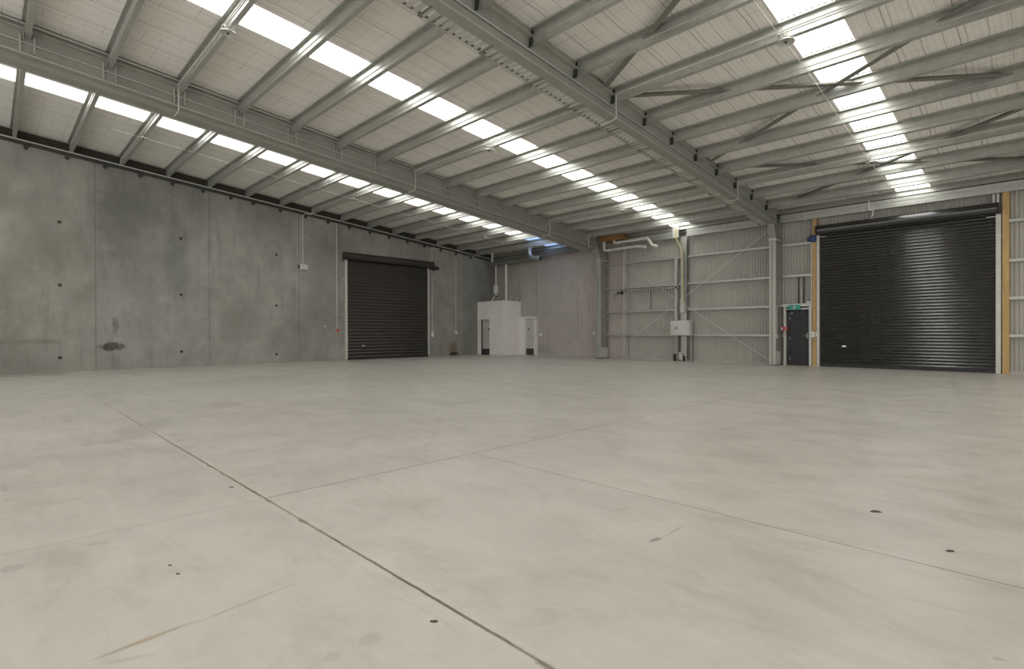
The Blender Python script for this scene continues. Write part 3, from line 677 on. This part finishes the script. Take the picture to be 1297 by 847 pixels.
MB().tube(rounded([(-10.90,D-.34,.36),(-10.55,D-.34,.36),(-10.48,D-.34,.0)],.1),.022,8).build('conduit_bend',M['conduit_grey'],pb,smooth=True)
MB().bbox(-10.68,-10.52,D-.30,D-.22,0,.22,.01).build('cover_box',M['dark_steel'],pb)
# horizontal tray under the third girt, sag rod and hook
hl=empty('cable_tray',(-12.2,D-.26,3.15)); tag(hl,'horizontal ladder tray under the third girt, left of the cable drop','cable tray')
MB().box(-13.6,-10.9,D-.30,D-.29,3.10,3.19).box(-13.6,-10.9,D-.218,D-.208,3.10,3.19).build('side_rail',M['galvanised'],hl)
m=MB(); x=-13.5
while x<-10.95: m.box(x,x+.04,D-.29,D-.208,3.105,3.12); m.box(x,x+.03,D-.306,D-.30,3.10,3.19); x+=.13
m.build('rungs',M['dark_steel'],hl)
tag(MB().tube([(-12.27,D-.165,2.19),(-12.27,D-.165,3.28)],.016,8).lathe([(.03,0),(.03,.02)],(-12.27,D-.165,2.24),(0,0,1),8).build('sag_rod',M['dark_steel'],smooth=True),'thin dark vertical rod between two girts on the ribbed wall','rod')
hk=empty('cable_hook',(-13.95,D-.3,3.0)); tag(hk,'dark bracket fitting with a dangling loop beside the thin tall post','bracket')
MB().bbox(-13.95,-13.60,D-.34,D-.28,3.02,3.10,.01).bbox(-13.72,-13.62,D-.34,D-.18,2.98,3.16,.01).build('arm',M['dark_steel'],hk)
MB().tube([(-14.02+.09*math.cos(a*.5),D-.31,2.93+.10*math.sin(a*.5)) for a in range(0,11)],.012,6).build('loop',M['black_plastic'],hk,smooth=True)

# ------------------------------------------------------------------ white rain pipes and timber box
tb=MB().bbox(-14.55,-13.28,D-.95,D-.50,5.42,5.66,.008)
tag(tb.build('timber_box',M['plywood'],loc=(-13.9,D-.7,5.42)),'brown plywood box under the eave with two white pipes below','box')
YP=D-.86
w1=MB().tube(rounded([(-14.28,YP,5.42),(-14.28,YP,5.02),(-12.55,YP,5.02),(-12.1,YP,4.93)],.14,6),.060,14)
o=w1.lathe([(.075,0),(.075,.06)],(-12.16,YP,4.942),(1,0,-.2),14).lathe([(.07,0),(.07,.05)],(-14.02,YP,5.02),(1,0,0),14).build('drain_pipe',M['pvc_pipe'],smooth=True)
tag(o,'lower of two fat white pipes under the plywood box','pipe','white pipes under the eave')
w1=MB().tube(rounded([(-13.72,YP,5.42),(-13.72,YP,5.31),(-12.02,YP,5.31),(-11.90,YP-.02,5.16),(-11.76,YP-.04,4.95),(-11.52,YP-.04,4.90)],.12,6),.058,14)
o=w1.lathe([(.074,0),(.074,.06)],(-11.66,YP-.04,4.93),(1,0,-.2),14).lathe([(.068,0),(.068,.05)],(-13.52,YP,5.31),(1,0,0),14).build('drain_pipe',M['pvc_pipe'],smooth=True)
tag(o,'upper of two fat white pipes, ending in an S-bend','pipe','white pipes under the eave')
pl=MB().bbox(-18.6,-15.4,D-.10,D+.02,5.36,5.50,.006)
tag(pl.build('timber_plate',M['plywood'],loc=(-17,D,5.36)),'dark timber plate on top of the pale concrete wall under the bluish skylight','timber')

# ------------------------------------------------------------------ white corner cubicle
yq,xq,hq=19.75,-20.49,2.95
cu=empty('toilet_cubicle',(-21.6,20.4,0)); tag(cu,'white boxed cubicle with an open doorway in the far left corner','cubicle')
dx0,dx1,dz=-22.25,-21.56,1.965        # doorway
w=MB()
w.box(L+.01,dx0,yq,yq+.1,0,hq).box(dx1,xq,yq,yq+.1,0,hq).box(dx0,dx1,yq,yq+.1,dz,hq)
w.box(xq-.1,xq,yq+.1,D-.02,0,hq).box(L+.01,xq-.1,yq+.1,D-.02,hq-.08,hq).box(dx1+.02,dx1+.08,yq+.1,D-.02,0,hq-.08)
w.build('walls',M['white_paint'],cu)
MB().box(L+.01,xq,yq-.004,D-.02,hq,hq+.03).build('roof_cap',M['white_plastic'],cu)
tr=MB().box(dx0-.03,dx0,yq-.015,yq+.1,0,dz+.03).box(dx1,dx1+.03,yq-.015,yq+.1,0,dz+.03).box(dx0,dx1,yq-.015,yq+.1,dz,dz+.03).build('door_frame',M['white_plastic'],cu)
iv=MB().box(dx0+.004,dx1-.004,yq+.09,yq+.13,.02,dz-.004).build('door_leaf',M['door_white'],cu)
MB().tube(rounded([(dx0+.07,yq+.09,.99),(dx0+.07,yq+.04,.99),(dx0+.18,yq+.04,.99)],.02),.010,8).build('lever_handle',M['dark_steel'],iv,smooth=True)
MB().box(dx0+.01,dx1-.01,yq+.084,yq+.09,.02,.33).build('kick_plate',M['vinyl_black'],iv)
MB().bbox(dx1-.20,dx1-.10,yq+.083,yq+.09,1.38,1.50,.003).build('door_sign',M['black_plastic'],iv)
# lower lobby against the back wall
xl=-19.24; yl=D-.13; hl_=2.06; o0,o1=-20.06,-19.40
lb=empty('lobby_partition',(-19.9,D-.1,0)); tag(lb,'low white doorway lobby right of the white cubicle','partition')
MB().box(xq+.003,o0,yl,yl+.09,0,hl_).box(o0,o1,yl,yl+.10,2.0,hl_).box(o1,xl,yl,D-.005,0,hl_).build('wall_panel',M['white_paint'],lb)
MB().box(xq+.003,xl+.02,yl-.025,D-.01,hl_,hl_+.05).build('top_cap',M['white_plastic'],lb)
MB().bbox(o1,xl+.01,yl-.02,yl,0,hl_,.004).bbox(o0-.04,o0,yl-.015,yl,0,2.0,.004).build('door_frame',M['white_plastic'],lb)
ll=MB().box(o0+.004,o1-.004,yl+.085,yl+.12,.02,1.995).build('door_leaf',M['door_white'],lb)
MB().box(o0+.01,o1-.01,yl+.078,yl+.085,.02,.36).build('kick_plate',M['vinyl_black'],ll)
MB().bbox(o0+.16,o0+.25,yl+.077,yl+.085,1.36,1.46,.003).build('door_sign',M['black_plastic'],ll)
MB().tube(rounded([(o1-.10,yl+.09,1.02),(o1-.10,yl+.05,1.02),(o1-.21,yl+.05,1.02)],.02),.010,8).build('lever_handle',M['dark_steel'],ll,smooth=True)
for x,lab in ((-20.30,'left'),(-19.98,'right')): pass
# services on and above the cubicle
vb=empty('valve_riser',(-21.62,20.3,hq)); tag(vb,'grey riser pipe with a boxed valve standing on the white cubicle','pipe')
MB().tube(rounded([(-21.95,20.3,3.02),(-21.80,20.3,3.22),(-21.62,20.3,3.28),(-21.62,20.3,4.99)],.08),.045,10).build('riser',M['pvc_pipe'],vb,smooth=True)
MB().bbox(-21.73,-21.51,20.2,20.38,3.42,3.88,.02).build('valve_box',M['white_plastic'],vb)
MB().lathe([(.06,0),(.075,.02),(.075,.05),(.05,.06)],(-21.62,20.3,3.24),(0,0,1),12).lathe([(.05,0),(.05,.06)],(-21.95,20.3,2.99),(0,0,1),12).build('elbow_collar',M['dark_steel'],vb,smooth=True)
tag(MB().tube([(-20.80,20.3,hq+.031),(-20.80,20.3,4.99)],.065,12).lathe([(.085,0),(.085,.05)],(-20.80,20.3,hq+.032),(0,0,1),14).build('vent_pipe',M['pvc_pipe'],smooth=True),'white vent pipe rising from the right corner of the white cubicle','pipe')
for x in (-20.8,-20.72): pass
ft=empty('fill_pipe',(-20.9,20.9,hq)); tag(ft,'two short copper stubs on the roof of the white cubicle','pipe')
for y in (20.45,20.95): MB().tube([(-20.62,y,hq+.03),(-20.62,y,hq+.24)],.018,8).lathe([(.03,0),(.03,.03)],(-20.62,y,hq+.2),(0,0,1),8).build('stub',M['pvc_pipe'],ft)
# ducts
dh=empty('vent_duct',(-20.0,20.35,5.1)); tag(dh,'horizontal grey duct high above the white cubicle, shade painted into its colour','duct')
hd=[(-22.35,20.4,5.12),(-21.8,20.4,5.12),(-19.05,20.4,5.12),(-18.55,20.4,5.12)]
MB().tube(hd,.11,16).build('duct_run',M['brace_steel'],dh,smooth=True)  # dark tone puts the shade under the roof into the duct colour
for x in (-21.9,-20.9,-19.9,-19.1): MB().lathe([(.118,0),(.122,.012),(.118,.03)],(x,20.4,5.12),(1,0,0),16).build('joint_ring',M['brace_steel'],dh,smooth=True)
MB().tube([(-18.55,20.4,5.12),(-18.42,20.4,5.12)],.125,16).build('end_collar',M['duct_metal'],dh,smooth=True)
dv=empty('roof_duct',(-18.85,20.1,5.4)); tag(dv,'shiny round duct elbow dropping from the roof near the bluish skylight','duct')
pts=rounded([(-18.80,20.05,5.92),(-18.80,20.05,5.16),(-18.05,20.05,5.02)],.32,8)
MB().tube(pts,.10,16).build('elbow',M['duct_metal'],dv,smooth=True)
for p,ax in (((-18.80,20.05,5.50),(0,0,1)),((-18.80,20.05,5.78),(0,0,1)),((-18.14,20.05,5.035),(1,0,-.19))): MB().lathe([(.108,-.012),(.114,0),(.108,.012)],p,ax,16).build('joint_ring',M['galvanised'],dv,smooth=True)
MB().lathe([(.02,0),(.09,.001),(.09,.008)],(-18.05,20.05,5.018),(1,0,-.19),16).build('grille',M['dark_steel'],dv)
tag(MB().tube([(-21.92,20.3,5.245),(-21.92,20.3,5.86)],.06,12).lathe([(.08,0),(.08,.04)],(-21.92,20.3,5.25),(0,0,1),12).build('hanger_pipe',M['pvc_pipe'],smooth=True),'short pale vertical pipe between the roof and the grey duct','pipe')

# ------------------------------------------------------------------ small fittings on the side wall
jb=empty('junction_box',(L+.05,9.7,4.0)); tag(jb,'grey junction box high on the concrete wall below a conduit','junction box')
MB().bbox(L,L+.11,9.56,9.89,4.0,4.22,.012).build('box',M['white_plastic'],jb)
MB().box(L+.11,L+.118,9.58,9.87,4.02,4.20).build('lid',M['panel_grey'],jb)
MB().bbox(L,L+.10,9.50,9.555,4.05,4.18,.008).build('gland',M['dark_steel'],jb)
MB().tube(rounded([(L+.04,9.71,4.22),(L+.04,9.71,6.30),(L+.05,9.80,6.44),(L+.05,10.1,6.43)],.06),.018,8).build('conduit',M['pvc_pipe'],jb,smooth=True)
rbn=empty('emergency_button',(L+.04,11.27,1.3)); tag(rbn,'red emergency stop on a long conduit left of the side roller door','button')
MB().tube([(L+.03,11.27,1.40),(L+.03,11.27,6.33)],.017,8).build('conduit',M['pvc_pipe'],rbn,smooth=True)
MB().bbox(L,L+.07,11.20,11.34,1.28,1.42,.01).build('box',M['white_plastic'],rbn)
MB().lathe([(.075,0),(.075,.02),(.05,.028),(.05,.05),(.03,.06)],(L+.07,11.27,1.36),(1,0,0),16).build('mushroom_head',M['red_plastic'],rbn,smooth=True)
ws=empty('wall_switch',(L+.04,16.57,1.2)); tag(ws,'white control switch on a conduit right of the side roller door','switch')
MB().bbox(L,L+.08,16.50,16.65,1.02,1.20,.012).lathe([(.06,0),(.06,.07)],(L,16.57,1.27),(1,0,0),12).build('box',M['white_plastic'],ws)
MB().tube(rounded([(L+.03,16.57,1.28),(L+.03,16.57,5.72),(L+.03,18.0,5.62),(L+.05,19.6,5.50)],.08),.018,8).build('conduit',M['pvc_pipe'],ws,smooth=True)
wo=empty('wall_outlet',(L+.04,18.17,1.2)); tag(wo,'white outlet on a tall conduit above the rusty stain on the concrete wall','outlet')
MB().bbox(L,L+.07,18.09,18.26,1.18,1.31,.01).build('box',M['white_plastic'],wo)
MB().tube([(L+.03,18.17,1.31),(L+.03,18.17,5.28)],.018,8).build('conduit',M['pvc_pipe'],wo,smooth=True)
bx=MB().bbox(L,L+.05,10.68,10.74,1.50,1.58,.006)
tag(bx.build('sensor_box',M['panel_grey'],loc=(L,10.7,1.5)),'tiny grey box on the concrete wall left of the red emergency stop','sensor')
for x,y,z,lab in ((-15.45,D,1.18,'white outlet on the pale concrete beside the left steel column'),(-18.98,D,1.12,'white outlet on the pale concrete right of the lobby doorway')):
    o=empty('wall_outlet',(x,y,z)); tag(o,lab,'outlet')
    MB().bbox(x-.08,x+.08,y-.07,y,z-.07,z+.07,.012).build('box',M['white_plastic'],o)
    MB().box(x-.05,x+.05,y-.076,y-.07,z-.04,z+.04).build('face_plate',M['sign_white'],o)
# rubbish swept into scraps on the floor
for (px,py,s,lab) in ((1109,648,.075,'dark dry scrap on the floor below the large roller door'),(1203,698,.045,'small dark scrap on the floor near the right edge'),(293,617,.035,'dark speck of litter just left of the long floor joint'),(550,787,.035,'dark crumb on the floor left of the joint near the bottom edge'),(215,716,.02,'left of two tiny dark crumbs on the left foreground floor'),(225,727,.02,'right of two tiny dark crumbs on the left foreground floor')):
    a,b=fpix(px,py); m=MB(); n=9; th=random.random()*6
    ring=[(a+(s*.62*math.cos(i*2*math.pi/n)*(.7+.5*random.random())*.706-s*.28*math.sin(i*2*math.pi/n)*.7),b+(s*.62*math.cos(i*2*math.pi/n)*(.7+.4*random.random())*.708+s*.28*math.sin(i*2*math.pi/n)*.7)) for i in range(n)]
    vs=[(x,y,.0005) for x,y in ring]+[(a+(x-a)*.7,b+(y-b)*.7,.003+.004*random.random()) for x,y in ring]
    m.add(vs,[tuple(range(n))[::-1],tuple(range(n,2*n))]+[(i,(i+1)%n,(i+1)%n+n,i+n) for i in range(n)])
    tag(m.build('floor_litter',M['leaf_brown'],loc=(a,b,0)),lab,'litter','scraps on the floor')

# ------------------------------------------------------------------ camera, sky, look
cam=bpy.data.cameras.new('camera'); co=bpy.data.objects.new('camera',cam); COL.objects.link(co)
R=Vector((.70612081,.70808369,-.00329996)); U=Vector((-.00064381,.00530237,.99998574)); F=Vector((-.70809109,.70610861,-.00419999))
co.matrix_world=Matrix(((R.x,U.x,-F.x,0),(R.y,U.y,-F.y,0),(R.z,U.z,-F.z,1.25),(0,0,0,1)))
cam.sensor_fit='HORIZONTAL'; cam.sensor_width=36; cam.lens=36*666.6823/1297; cam.clip_start=.05; cam.clip_end=300
scene.camera=co
wd=bpy.data.worlds.new('sky'); scene.world=wd; wd.use_nodes=True
bg=wd.node_tree.nodes['Background']; bg.inputs[0].default_value=(1.0,.987,.965,1); bg.inputs[1].default_value=1.0
vs_=scene.view_settings; vs_.view_transform='Standard'; vs_.look='None'; vs_.gamma=1; vs_.exposure=.43; vs_.use_curve_mapping=False
scene.cycles.max_bounces=8; scene.cycles.diffuse_bounces=5; scene.cycles.glossy_bounces=4
scene.cycles.use_denoising=True
